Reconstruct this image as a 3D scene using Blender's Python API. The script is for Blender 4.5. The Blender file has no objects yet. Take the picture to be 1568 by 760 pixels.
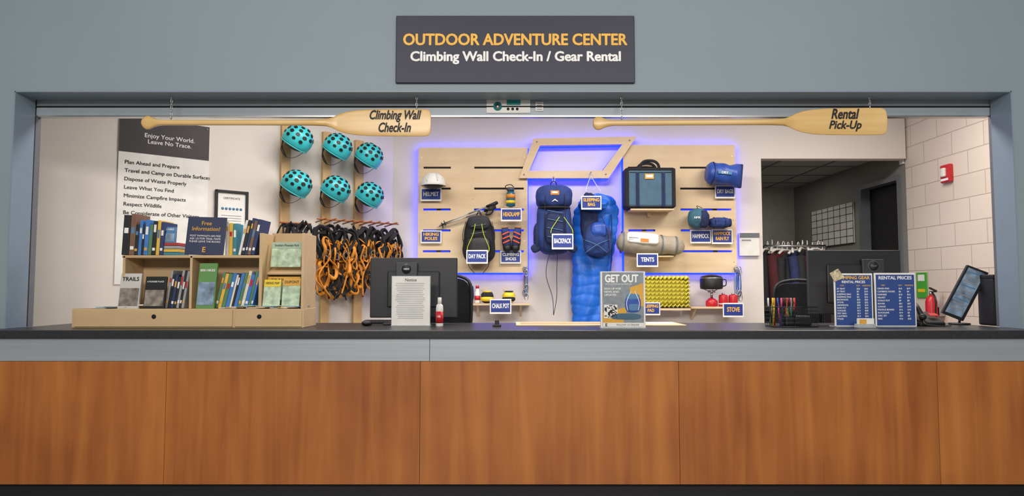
import bpy,bmesh,math,random
from mathutils import Matrix,Vector,noise
random.seed(7)
sin,cos,pi=math.sin,math.cos,math.pi
# ---------------- survey: measured photo positions -> metres on a real plane of known depth
F=1036.;CAM=Vector((0,-3.7,1.19));TH=math.atan(60/1036)
def ray(u,v):
    a=u-784;b=380-v
    return Vector((a,F*cos(TH)-b*sin(TH),F*sin(TH)+b*cos(TH)))
def at(u,v,y):
    d=ray(u,v);t=(y-CAM.y)/d.y
    return d.x*t,CAM.z+d.z*t
def rc(u0,v0,u1,v1,y):
    x0,z1=at(u0,(v0+v1)/2,y)[0],at((u0+u1)/2,v0,y)[1]
    x1,z0=at(u1,(v0+v1)/2,y)[0],at((u0+u1)/2,v1,y)[1]
    return (x0+x1)/2,(z0+z1)/2,x1-x0,z1-z0
def onx(u,v,X):
    d=ray(u,v);t=(X-CAM.x)/d.x
    return CAM.y+d.y*t,CAM.z+d.z*t
# ---------------- materials
def lin(h):
    h=h.lstrip('#');o=[]
    for i in (0,2,4):
        c=int(h[i:i+2],16)/255
        o.append(c/12.92 if c<=.04045 else ((c+.055)/1.055)**2.4)
    return o+[1]
MC={}
def M(name,hx,rough=.6,metal=0.,var=.06,scale=12,bump=0.,emis=0.,stretch=(1,1,1),bscale=None,spec=.5,trans=0):
    if name in MC:return MC[name]
    m=bpy.data.materials.new(name);m.use_nodes=True;N=m.node_tree.nodes;L=m.node_tree.links
    p=N['Principled BSDF'];p.inputs['Roughness'].default_value=rough;p.inputs['Metallic'].default_value=metal
    p.inputs['Specular IOR Level'].default_value=spec
    if trans:p.inputs['Transmission Weight'].default_value=trans
    c=lin(hx)
    tc=N.new('ShaderNodeTexCoord');mp=N.new('ShaderNodeMapping');mp.inputs['Scale'].default_value=stretch
    nz=N.new('ShaderNodeTexNoise');nz.inputs['Scale'].default_value=scale;nz.inputs['Detail'].default_value=5
    cr=N.new('ShaderNodeValToRGB')
    cr.color_ramp.elements[0].position=.3;cr.color_ramp.elements[1].position=.7
    cr.color_ramp.elements[0].color=[max(0,x*(1-var)) for x in c[:3]]+[1]
    cr.color_ramp.elements[1].color=[min(1,x*(1+var)) for x in c[:3]]+[1]
    L.new(tc.outputs['Object'],mp.inputs[0]);L.new(mp.outputs[0],nz.inputs[0]);L.new(nz.outputs[0],cr.inputs[0])
    L.new(cr.outputs[0],p.inputs['Base Color'])
    if bump:
        n2=N.new('ShaderNodeTexNoise');n2.inputs['Scale'].default_value=bscale or 80
        L.new(tc.outputs['Object'],n2.inputs[0])
        b=N.new('ShaderNodeBump');b.inputs['Strength'].default_value=bump;b.inputs['Distance'].default_value=.01
        L.new(n2.outputs[0],b.inputs['Height']);L.new(b.outputs[0],p.inputs['Normal'])
    if emis:
        p.inputs['Emission Color'].default_value=c;p.inputs['Emission Strength'].default_value=emis
    MC[name]=m;return m
def wood(name,c1,c2,stretch,scale=1.,rough=.4,dist=.6,coat=0,mixf=.45):
    if name in MC:return MC[name]
    m=bpy.data.materials.new(name);m.use_nodes=True;N=m.node_tree.nodes;L=m.node_tree.links
    p=N['Principled BSDF'];p.inputs['Roughness'].default_value=rough;p.inputs['Coat Weight'].default_value=coat;p.inputs['Coat Roughness'].default_value=.25
    tc=N.new('ShaderNodeTexCoord');mp=N.new('ShaderNodeMapping');mp.inputs['Scale'].default_value=stretch
    nz=N.new('ShaderNodeTexNoise');nz.inputs['Scale'].default_value=scale;nz.inputs['Detail'].default_value=8;nz.inputs['Distortion'].default_value=dist
    n2=N.new('ShaderNodeTexNoise');n2.inputs['Scale'].default_value=1.7;n2.inputs['Detail'].default_value=3
    mx=N.new('ShaderNodeMath');mx.operation='MULTIPLY_ADD';mx.inputs[1].default_value=mixf
    ml=N.new('ShaderNodeMath');ml.operation='MULTIPLY';ml.inputs[1].default_value=1-mixf
    cr=N.new('ShaderNodeValToRGB');cr.color_ramp.elements[0].position=.34;cr.color_ramp.elements[1].position=.66
    cr.color_ramp.elements[0].color=lin(c1);cr.color_ramp.elements[1].color=lin(c2)
    L.new(tc.outputs['Object'],mp.inputs[0]);L.new(mp.outputs[0],nz.inputs[0]);L.new(tc.outputs['Object'],n2.inputs[0])
    L.new(n2.outputs[0],ml.inputs[0]);L.new(nz.outputs[0],mx.inputs[0]);L.new(ml.outputs[0],mx.inputs[2])
    L.new(mx.outputs[0],cr.inputs[0]);L.new(cr.outputs[0],p.inputs['Base Color'])
    MC[name]=m;return m
def block_mat():
    m=bpy.data.materials.new('painted_block');m.use_nodes=True;N=m.node_tree.nodes;L=m.node_tree.links
    p=N['Principled BSDF'];p.inputs['Roughness'].default_value=.6
    tc=N.new('ShaderNodeTexCoord');sp=N.new('ShaderNodeSeparateXYZ');cb=N.new('ShaderNodeCombineXYZ')
    L.new(tc.outputs['Object'],sp.inputs[0]);L.new(sp.outputs[1],cb.inputs[0]);L.new(sp.outputs[2],cb.inputs[1])
    b=N.new('ShaderNodeTexBrick');b.inputs['Scale'].default_value=1;b.inputs['Brick Width'].default_value=.4064;b.inputs['Row Height'].default_value=.2032
    b.inputs['Mortar Size'].default_value=.005;b.inputs['Mortar Smooth'].default_value=.5
    b.inputs['Color1'].default_value=lin('#e0d3c5');b.inputs['Color2'].default_value=lin('#dbcdbe');b.inputs['Mortar'].default_value=lin('#bfb2a3')
    L.new(cb.outputs[0],b.inputs[0]);L.new(b.outputs[0],p.inputs['Base Color'])
    bp=N.new('ShaderNodeBump');bp.invert=True;bp.inputs['Strength'].default_value=.5;bp.inputs['Distance'].default_value=.01
    L.new(b.outputs[1],bp.inputs['Height']);L.new(bp.outputs[0],p.inputs['Normal'])
    return m
BLUEW=M('blue_grey_wall_paint','#87959d',.6,var=.02,scale=2,bump=.05,bscale=200)
JAMB=M('jamb_paint','#7e8f9e',.4,var=.02)
CREAM=M('cream_wall_paint','#ddd5cd',.7,var=.02,scale=2)
CEIL=M('ceiling_white','#dcd9d3',.8)
TILE=M('ceiling_tile_grey','#a9a8a4',.9)
GREYW=M('grey_back_wall','#85837e',.8,var=.03)
GREYF=M('door_frame_grey','#6a6d72',.5)
DARK=M('dark_void','#141416',.9)
BLOCK=block_mat()
BLACK=M('matte_black','#151517',.5,var=.2)
BLACKF=M('black_fabric','#1d1d21',.85,var=.25,bump=.3)
LAM=M('black_laminate','#2b2c2f',.35,var=.3,scale=150)
KICK=M('black_kick','#131316',.6)
ALU=M('brushed_aluminium','#b8bfc6',.33,metal=.55,var=.07,scale=3,stretch=(.4,30,30))
STEEL=M('steel','#b8b8b8',.3,metal=1)
SHUT=M('shutter_housing','#9aa4ac',.45,metal=.1,var=.03)
WOODA=wood('stained_maple_a','#8c4b1c','#b56f31',(14,14,.9),rough=.4,coat=.15,mixf=.6)
WOODB=wood('stained_maple_b','#925021','#bb7535',(12,12,.8),rough=.4,coat=.15,mixf=.6)
PLY=wood('birch_ply','#d0b38c','#e6cfac',(1.2,6,9),rough=.6)
PLYS=wood('ply_case','#bd9e75','#d2b68a',(1.2,6,9),rough=.6)
PLANK=wood('pine_plank','#c39a68','#dcb985',(9,9,1),rough=.6)
PADW=wood('paddle_basswood','#cfa45c','#eac88c',(1,12,20),rough=.35,coat=.3)
NAVYS=M('sign_navy','#24263a',.5,var=.05)
GOLD=M('gold_lettering','#f6b942',.5);WHITE=M('white_lettering','#f2f1ee',.5)
INK=M('black_ink','#121212',.6)
NAVY=M('tag_navy','#22388a',.5);NAVYF=M('navy_fabric','#233a78',.8,var=.3,bump=.3);NAVYD=M('dark_navy_fabric','#1a2650',.8,var=.3,bump=.3)
TEAL=M('helmet_teal','#3cc0c8',.35);TEALF=M('slate_fabric','#4a6a80',.8,var=.1,bump=.3)
ORANGE=M('orange_webbing','#cf8426',.6,var=.2);RED=M('red_plastic','#c2222a',.35);YEL=M('yellow_plastic','#e8ca28',.4)
LIME=M('lime_cord','#c8dc28',.5);PAPER=M('white_paper','#e9e7e2',.7);GREYP=M('grey_print','#8e9094',.7)
ROYAL=M('royal_nylon','#1b68d2',.45,var=.15,bump=.7,bscale=12);ROYD=M('dry_bag_vinyl','#2b4fa6',.4,var=.15,bump=.3,bscale=20)
TAN=M('tent_bag_grey','#a39888',.8,var=.12,bump=.4,bscale=30);MAR=M('maroon_fabric','#4a1a20',.9,var=.2)
PADY=M('foam_pad_yellow','#ddd04a',.7);PADD=M('foam_pad_olive','#b3a535',.8)
LED=M('blue_led','#0012ff',.5,emis=20)
GREEN=M('green_print','#5f8f4e',.6);SKYB=M('blue_print','#4f7fa8',.6);OCH=M('ochre_print','#d9a441',.6);MAPC=M('map_print','#b9cdb0',.7,var=.4,scale=25)
PHOTO=M('landscape_print','#7d92a8',.5,var=.6,scale=18);PHOTO2=M('canyon_print','#8a8075',.5,var=.6,scale=22)
ACR=M('clear_acrylic','#dfe6ea',.1,trans=.6)
PLW=M('white_plastic','#e2e0da',.4);SCR=M('monitor_shell','#222327',.45,var=.05);GREYL=M('logo_grey','#6a6d72',.4)
COPPER=M('rail_copper','#a8633a',.4)
# ---------------- mesh builder
TXT={}
def textmesh(s,align):
    k=(s,align)
    if k in TXT:return TXT[k]
    cu=bpy.data.curves.new('t','FONT');cu.body=s;cu.align_x=align;cu.resolution_u=3
    ob=bpy.data.objects.new('t',cu);bpy.context.scene.collection.objects.link(ob);bpy.context.view_layer.update()
    me=bpy.data.meshes.new_from_object(ob.evaluated_get(bpy.context.evaluated_depsgraph_get()))
    bpy.data.objects.remove(ob);bpy.data.curves.remove(cu)
    xs=[v.co.x for v in me.vertices];ys=[v.co.y for v in me.vertices]
    TXT[k]=(me,min(xs),max(xs),min(ys),max(ys));return TXT[k]
def cat(pts,n=6,closed=False):
    P=[Vector(p) for p in pts];o=[];m=len(P)
    for i in range(m if closed else m-1):
        if closed:a,b,c,d=P[i-1],P[i],P[(i+1)%m],P[(i+2)%m]
        else:a,b,c,d=P[max(i-1,0)],P[i],P[i+1],P[min(i+2,m-1)]
        for k in range(n):
            t=k/n;o.append(.5*((2*b)+(c-a)*t+(2*a-5*b+4*c-d)*t*t+(3*b-a-3*c+d)*t**3))
    if not closed:o.append(P[-1])
    return o
class B:
    def __init__(s,name,T=None,frame=None):
        s.name=name;s.bm=bmesh.new();s.mats=[];s.T=T or frame or Matrix.Identity(4);s.frame=frame or Matrix.Identity(4)
    def mi(s,m):
        if m not in s.mats:s.mats.append(m)
        return s.mats.index(m)
    def add(s,t,mat,smooth=False,L=None):
        i=s.mi(mat)
        for f in t.faces:f.material_index=i;f.smooth=smooth
        t.transform(s.T@(L if L else Matrix.Identity(4)))
        me=bpy.data.meshes.new('t');t.to_mesh(me);t.free();s.bm.from_mesh(me);bpy.data.meshes.remove(me)
    def box(s,c,sz,mat,rot=(0,0,0),bev=0.,seg=2):
        t=bmesh.new();bmesh.ops.create_cube(t,size=1)
        bmesh.ops.scale(t,vec=sz,verts=t.verts)
        if bev:bmesh.ops.bevel(t,geom=t.edges[:],offset=min(bev,min(sz)*.45),segments=seg,affect='EDGES',profile=.5)
        R=Matrix.Rotation(rot[2],4,'Z')@Matrix.Rotation(rot[1],4,'Y')@Matrix.Rotation(rot[0],4,'X')
        s.add(t,mat,False,Matrix.Translation(c)@R)
    def bx(s,x0,x1,y0,y1,z0,z1,mat,bev=0.):
        s.box(((x0+x1)/2,(y0+y1)/2,(z0+z1)/2),(abs(x1-x0),abs(y1-y0),abs(z1-z0)),mat,bev=bev)
    def pbox(s,u0,v0,u1,v1,y,dep,mat,bev=0.):
        cx,cz,w,h=rc(u0,v0,u1,v1,y);s.box((cx,y+dep/2,cz),(w,dep,h),mat,bev=bev)
    def cyl(s,p0,p1,r,mat,r1=None,n=20,smooth=True):
        p0,p1=Vector(p0),Vector(p1);d=p1-p0;t=bmesh.new()
        bmesh.ops.create_cone(t,cap_ends=True,segments=n,radius1=r,radius2=r if r1 is None else r1,depth=d.length)
        s.add(t,mat,smooth and n>8,Matrix.Translation((p0+p1)/2)@d.to_track_quat('Z','Y').to_matrix().to_4x4())
    def sph(s,c,r,mat,rot=(0,0,0),n=20):
        t=bmesh.new();bmesh.ops.create_uvsphere(t,u_segments=n,v_segments=max(8,n//2),radius=1)
        R=Matrix.Rotation(rot[2],4,'Z')@Matrix.Rotation(rot[1],4,'Y')@Matrix.Rotation(rot[0],4,'X')
        if not hasattr(r,'__len__'):r=(r,r,r)
        s.add(t,mat,True,Matrix.Translation(c)@R@Matrix.Diagonal((r[0],r[1],r[2],1)))
    def soft(s,c,sz,mat,p=3.5,nz=.0,rot=(0,0,0),cuts=9,taper=0.,seed=0.):
        t=bmesh.new();bmesh.ops.create_cube(t,size=2);bmesh.ops.subdivide_edges(t,edges=t.edges[:],cuts=cuts,use_grid_fill=True)
        for v in t.verts:
            a=(abs(v.co.x)**p+abs(v.co.y)**p+abs(v.co.z)**p)**(1/p);v.co/=a
            k=1+nz*noise.noise(v.co*2.3+Vector((seed+c[0]*9,seed,c[2]*7)))
            tp=1-taper*v.co.z
            v.co=Vector((v.co.x*sz[0]/2*k*tp,v.co.y*sz[1]/2*k,v.co.z*sz[2]/2*k))
        R=Matrix.Rotation(rot[2],4,'Z')@Matrix.Rotation(rot[1],4,'Y')@Matrix.Rotation(rot[0],4,'X')
        s.add(t,mat,True,Matrix.Translation(c)@R)
    def rings(s,R,mat,closed=False,caps=True):
        t=bmesh.new();V=[[t.verts.new(p) for p in r] for r in R];n=len(R[0]);m=len(R)
        for i in range(m if closed else m-1):
            a,b=V[i],V[(i+1)%m]
            for j in range(n):t.faces.new((a[j],a[(j+1)%n],b[(j+1)%n],b[j]))
        if caps and not closed:t.faces.new(V[0]);t.faces.new(V[-1][::-1])
        s.add(t,mat,True)
    def tube(s,pts,r,mat,rb=None,n=8,closed=False,up=(0,0,1)):
        P=[Vector(p) for p in pts];m=len(P);rb=rb or r;R=[];nrm=None
        for i,p in enumerate(P):
            if closed:tg=(P[(i+1)%m]-P[i-1])
            else:tg=P[min(i+1,m-1)]-P[max(i-1,0)]
            if tg.length<1e-9:tg=Vector((0,0,1))
            tg.normalize()
            if nrm is None:
                nrm=Vector(up).cross(tg)
                if nrm.length<.05:nrm=Vector((0,1,0)).cross(tg)
                if nrm.length<.05:nrm=Vector((1,0,0)).cross(tg)
            nrm=(nrm-tg*nrm.dot(tg)).normalized();bn=tg.cross(nrm)
            R.append([p+nrm*r*cos(2*pi*k/n)+bn*rb*sin(2*pi*k/n) for k in range(n)])
        s.rings(R,mat,closed)
    def prism(s,pts,y0,y1,mat,L=None):
        t=bmesh.new();a=[t.verts.new((x,y0,z)) for x,z in pts];b=[t.verts.new((x,y1,z)) for x,z in pts];n=len(pts)
        t.faces.new(a);t.faces.new(b[::-1])
        for i in range(n):t.faces.new((a[i],b[i],b[(i+1)%n],a[(i+1)%n]))
        s.add(t,mat,False,L)
    def lathe(s,c,prof,mat,n=24,rot=(0,0,0)):
        R=Matrix.Translation(c)@Matrix.Rotation(rot[1],4,'Y')@Matrix.Rotation(rot[0],4,'X')
        s.rings([[R@Vector((r*cos(2*pi*k/n),r*sin(2*pi*k/n),z)) for k in range(n)] for r,z in prof],mat)
    def text(s,str_,cx,cz,y,mat,w=None,h=None,bold=0.,shear=0.,align='CENTER',size=None):
        # bold = stroke thickening in em, built from slightly shifted copies
        me,x0,x1,y0,y1=textmesh(str_,align)
        if size:sx=sy=size
        else:
            sx=w/(x1-x0) if w else None;sy=h/(y1-y0) if h else None
            sx=sx or sy;sy=sy or sx
        ox=(x0+x1)/2 if align=='CENTER' else x0
        oy=.35 if size else (y0+y1)/2
        S=Matrix.Identity(4);S[0][1]=shear
        offs=[(0,0)] if bold<=0 else [(a*bold,c*bold) for a,c in((-1,0),(1,0),(0,.8),(0,-.8),(.7,.6),(-.7,-.6),(.7,-.6),(-.7,.6))]
        for k,(dx,dz) in enumerate(offs):
            t=bmesh.new();t.from_mesh(me)
            s.add(t,mat,False,Matrix.Translation((cx+dx*sx,y-.00004*k,cz+dz*sy))@Matrix.Rotation(pi/2,4,'X')@Matrix.Diagonal((sx,sy,1,1))@S@Matrix.Translation((-ox,-oy,0)))
    def ptext(s,st,u0,v0,u1,v1,y,mat,bold=.01,shear=0):
        cx,cz,w,h=rc(u0,v0,u1,v1,y);s.text(st,cx,cz,y,mat,w,h,bold,shear)
    def done(s):
        bmesh.ops.recalc_face_normals(s.bm,faces=s.bm.faces[:])
        s.bm.transform(s.frame.inverted())
        xs=[v.co for v in s.bm.verts]
        c=Vector([(min(v[i] for v in xs)+max(v[i] for v in xs))/2 for i in range(3)])
        bmesh.ops.translate(s.bm,vec=-c,verts=s.bm.verts)
        me=bpy.data.meshes.new(s.name);s.bm.to_mesh(me);s.bm.free()
        for m in s.mats:me.materials.append(m)
        o=bpy.data.objects.new(s.name,me);bpy.context.scene.collection.objects.link(o);o.matrix_world=s.frame@Matrix.Translation(c);return o
def simple(name,x0,x1,y0,y1,z0,z1,mat,bev=0):
    b=B(name);b.bx(x0,x1,y0,y1,z0,z1,mat,bev);return b.done()
# ================= ROOM SHELL
YF=.15;YB=.31;YW=2.9;YP=2.82
ZT=at(784,506,0)[1]
OL=at(23,150,YF)[0];OR=at(1548,150,YF)[0];OT=at(784,140,YF)[1]
simple('floor',-6,6,-8,6,-.1,0,M('lobby_floor_tile','#9a948b',.4,var=.1,scale=3))
b=B('wall_front');b.bx(-5,OL,YF,YB,0,3.6,BLUEW);b.bx(OR,5,YF,YB,0,3.6,BLUEW);b.bx(OL,OR,YF,YB,OT,3.6,BLUEW);b.done()
b=B('trim_1')  # painted steel opening liner
t=.006
b.bx(OL,OL+t,YF-.006,YB,ZT,OT,JAMB);b.bx(OR-t,OR,YF-.006,YB,ZT,OT,JAMB);b.bx(OL,OR,YF-.006,YB,OT-t,OT,JAMB);b.done()
b=B('shutter_housing')
zs=at(784,178,.33)[1]
b.bx(OL-.05,OR+.05,.325,.36,zs,OT+.25,SHUT,.004);b.bx(OL-.03,OR+.03,.316,.33,OT-.048,OT-.040,DARK)  # thin dark strip paints the shadow line across the housing
b.bx(OL,OR,.322,.365,zs-.006,zs+.002,STEEL)
b.done()
b=B('trim_2')
xl=at(57,160,.33)[0];xr=at(1529,160,.33)[0]
for a,c in((OL-.02,xl),(xr,OR+.02)):
    b.bx(a,c,.325,.37,ZT,OT,GREYF)
b.bx(xl-.012,xl,.318,.325,ZT,OT-.06,BLACK);b.bx(xr,xr+.012,.318,.325,ZT,OT-.06,BLACK)
b.done()
# diagonal left wall
P2=Vector((at(600,400,YW)[0],YW,0));P1=Vector((-3.43,1.06,0));A=math.atan2(P2.y-P1.y,P2.x-P1.x)
TD=Matrix.Translation(P1)@Matrix.Rotation(A,4,'Z');TDi=TD.inverted();Ln=(P2-P1).length
nD=Vector((sin(A),-cos(A),0))
def dg(u,v,off=0.):
    d=ray(u,v);Q=P1+nD*off;t=((Q-CAM).dot(nD))/d.dot(nD);w=TDi@(CAM+d*t);return w.x,w.z
def drc(u0,v0,u1,v1,off):
    um=(u0+u1)/2;vm=(v0+v1)/2
    a=dg(u0,vm,off)[0];c=dg(u1,vm,off)[0];z1=dg(um,v0,off)[1];z0=dg(um,v1,off)[1]
    return (a+c)/2,(z0+z1)/2,c-a,z1-z0
b=B('wall_left',frame=TD);b.bx(-1.2,Ln,0,.12,0,3.1,CREAM);b.done()
XD0=at(1167,330,YW)[0];XC=3.9;ZH=at(1280,243,YW)[1];ZB=2.56
b=B('wall_back');b.bx(P2.x,XD0,YW,YW+.12,0,3.1,CREAM)
xh=at(1386,210,YW)[0];b.bx(XD0,xh,YW,YW+.12,ZH,3.1,CREAM);b.bx(xh,XC,YW+.06,YW+.12,ZH-.04,3.1,CREAM);b.done()
simple('wall_right',XC,XC+.15,YB,YW+.05,0,3.1,BLOCK)
simple('ceiling',-4.5,XC+.1,YB,YW+.12,3.1,3.2,CEIL)
dy0,dy1,dz=3.08,3.78,2.27
b=B('wall_storage_right');b.bx(XC,XC+.12,YW+.05,dy0-.05,0,ZB,GREYW);b.bx(XC,XC+.12,dy1+.05,5.6,0,ZB,GREYW);b.bx(XC,XC+.12,dy0-.05,dy1+.05,dz+.05,ZB,GREYW);b.done()
simple('wall_storage_back',1.8,XC+.1,5.6,5.7,0,ZB,M('storage_pale_wall','#b5b2ac',.8))
simple('wall_storage_left',1.8,1.9,YW+.12,5.6,0,ZB,GREYW)
b=B('ceiling_storage');b.bx(1.8,XC+.1,YW+.12,5.7,ZB,ZB+.05,TILE)
for k in range(5):b.bx(1.9,XC,3.3+k*.6,3.325+k*.6,ZB-.006,ZB,GREYF)
for k in range(3):b.bx(2.3+k*.6,2.325+k*.6,YW+.12,5.6,ZB-.006,ZB,GREYF)
b.done()
b=B('door_1');b.bx(XC-.02,XC+.12,dy0-.05,dy0,0,dz+.05,GREYF);b.bx(XC-.02,XC+.12,dy1,dy1+.05,0,dz+.05,GREYF);b.bx(XC-.02,XC+.12,dy0,dy1,dz,dz+.05,GREYF)
b.bx(XC+.08,XC+.12,dy0,dy1,0,dz,DARK);b.cyl((XC+.09,dy0+.07,1.0),(XC+.04,dy0+.07,1.0),.025,STEEL);b.done()
# ================= COUNTER
b=B('service_counter')
W=3.7;z1=ZT-.047;z2=at(784,553,.02)[1];z3=at(784,742,.02)[1]
b.bx(-W,W,0,YF-.008,z1,ZT,LAM,.006);b.bx(OL+.01,OR-.01,.1,.78,z1,ZT-.0005,LAM,.003)
xs=at(658,535,.02)[0]
b.bx(-W,xs-.0015,.018,.10,z2,z1,ALU);b.bx(xs+.0015,W,.018,.10,z2,z1,ALU)
b.bx(-W,W,.03,.12,z3,z2,DARK)
us=[-143,253,643,1040,1437,1833];X=[at(u,640,.02)[0] for u in us]
for i in range(5):b.bx(max(X[i],-W)+.0012,min(X[i+1],W)-.0012,.02,.04,z3,z2-.002,WOODA if i%2 else WOODB)
b.bx(-W,W,.07,.14,0,z3,KICK);b.bx(OL+.01,OR-.01,.4,.7,0,z1,KICK)
b.done()
# ================= HEADER SIGN
b=B('overhead_sign');y=YF-.02
b.pbox(606,24,972,127,y,.018,NAVYS,.004)
b.ptext('OUTDOOR ADVENTURE CENTER',618,52,960,69,y-.002,GOLD,.033)
b.ptext('Climbing Wall Check-In / Gear Rental',629,79,950,98,y-.002,WHITE,.036)
b.done()
for (u0,v0,u1,v1,st) in((745,153,812,173,1),(820,156,832,170,0)):
    b=B('shutter_control_label' if st else 'shutter_warning_label');b.pbox(u0,v0,u1,v1,.318,.006,PLW)
    if st:
        b.pbox(776,152,797,161,.315,.004,M('teal_print','#1f8a86',.5))
        for uu in(778,785,792):
            x,z=at(uu,167,.315);b.cyl((x,.318,z),(x,.313,z),.008,BLACK)
        x,z=at(762,163,.315);b.cyl((x,.318,z),(x,.313,z),.026,M('teal_print','#1f8a86',.5));b.cyl((x,.317,z),(x,.312,z),.016,STEEL)
    else:
        for q in range(4):b.pbox(822,158+q*3,830,159+q*3,.316,.003,GREYP)
    b.done()
# ================= PADDLES
def chain(b,x,y,z0,z1):
    n=max(3,int((z1-z0)/.017));h=(z1-z0)/n
    for i in range(n):
        zc=z0+h*(i+.5);pts=[]
        for k in range(10):
            a=2*pi*k/10;dx=.005*cos(a);dz_=(h*.68)*sin(a)
            pts.append((x+(dx if i%2 else 0),y+(0 if i%2 else dx),zc+dz_))
        b.tube(pts,.0016,STEEL,n=6,closed=True)
def paddle(prof,vc0,vc1,c1,c2,lines):
    b=B('canoe_paddle');y=.22;R=[];u0=prof[0][0];u1=prof[-1][0]
    for u,hh in prof:
        v=vc0+(vc1-vc0)*(u-u0)/(u1-u0);x,z=at(u,v,y);s=1/264.
        th=.013 if hh<6 else (.016 if u<u0+40 else .007)
        h=hh*s
        if hh<6:th=h
        R.append([Vector((x,y+th*(abs(cos(a))**.8)*math.copysign(1,cos(a)),z+h*(abs(sin(a))**.8)*math.copysign(1,sin(a)))) for a in[2*pi*k/28 for k in range(28)]])
    b.rings(R,PADW)
    for u,vt in(c1,c2):
        x,z=at(u,vt,y);chain(b,x,y,z-.004,OT-.008);b.sph((x,y,z),.006,STEEL,n=10)
    for st,a0,a1,a2,a3 in lines:
        b.ptext(st,a0,a1,a2,a3,y-.0095,INK,.030,.3)
    b.done()
def prof(g,e,bs):
    return [(g,4),(g+2,8),(g+6,10.5),(g+11,10.5),(g+17,7.5),(g+23,5.2),(g+32,4.2),(g+150,4.2),(bs-20,4.6),(bs,5.5),(bs+8,8),(bs+18,13),(bs+30,17),(bs+45,19.5),(bs+70,21),(e-30,21.6),(e-8,21.3),(e-3,19.5),(e-.8,16),(e,10)]
paddle(prof(218,660,500),188,188,(262,181),(638,167),[('Climbing Wall',566,169,643,187),('Check-In',580,188,629,202)])
paddle(prof(908,1358,1200),189,186,(952,182),(1332,165),[('Rental',1275,167,1314,182),('Pick-Up',1271,185,1319,201)])
# ================= LEFT WALL ITEMS
b=B('wall_poster',frame=TD);cx,cz,w,h=drc(179,185,318,436,.01)
zt=dg(249,185,.01)[1]
b.box((cx,-.006,cz),(w,.008,h),PAPER);hb=h*.215
b.box((cx,-.011,zt-hb/2),(w,.003,hb),M('poster_charcoal','#3c3739',.6))
b.text('Enjoy Your World.\nLeave No Trace.',cx+.03,zt-hb*.56,-.0135,WHITE,w=.36,bold=.008)
rows=['Plan Ahead and Prepare','Travel and Camp on Durable Surfaces','Dispose of Waste Properly','Leave What You Find','Minimize Campfire Impacts','Respect Wildlife','Be Considerate of Other Visitors']
for i,r in enumerate(rows):
    b.text(r,cx-w/2+.045,zt-h*(.275+.05*i),-.0125,INK,size=.040,bold=.010,align='LEFT')
b.box((cx,-.012,cz-h*.42),(w*.5,.003,.05),GREYP)
for sx in(-1,1):b.cyl((cx+sx*(w/2-.02),-.01,zt-.02),(cx+sx*(w/2-.02),-.016,zt-.02),.008,STEEL)
b.done()
b=B('framed_certificate',frame=TD);cx,cz,w,h=drc(329,292,380,362,.02)
for sx in(-1,1):b.box((cx+sx*(w/2-.011),-.014,cz),(.022,.024,h),BLACK,bev=.003)
for sz in(-1,1):b.box((cx,-.014,cz+sz*(h/2-.011)),(w,.024,.022),BLACK,bev=.003)
b.box((cx,-.008,cz),(w-.03,.008,h-.03),PAPER)
b.text('CERTIFICATE',cx,cz+h*.33,-.014,INK,w=w*.5)
for i in range(6):b.cyl((cx-w*.27+i*w*.11,-.012,cz+h*.1),(cx-w*.27+i*w*.11,-.015,cz+h*.1),.011,SKYB)
for i in range(6):b.box((cx,-.013,cz-h*.05-i*h*.055),(w*.6,.002,.004),GREYP)
b.done()
for(u0,u1,v0,v1)in((427,444,192,500),(491,506,202,500),(541,556,215,500)):
    b=B('helmet_rack_plank',frame=TD);cx,cz,w,h=drc(u0,v0,u1,v1,.03);b.box((cx,-.022,cz),(w*.85,.04,h),PLANK,bev=.003)
    for zz in(cz+h*.42,cz+h*.17):b.cyl((cx,-.03,zz),(cx,-.12,zz+.02),.012,PLANK);b.cyl((cx,-.041,zz-.05),(cx,-.045,zz-.05),.006,STEEL)
    b.done()
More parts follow.
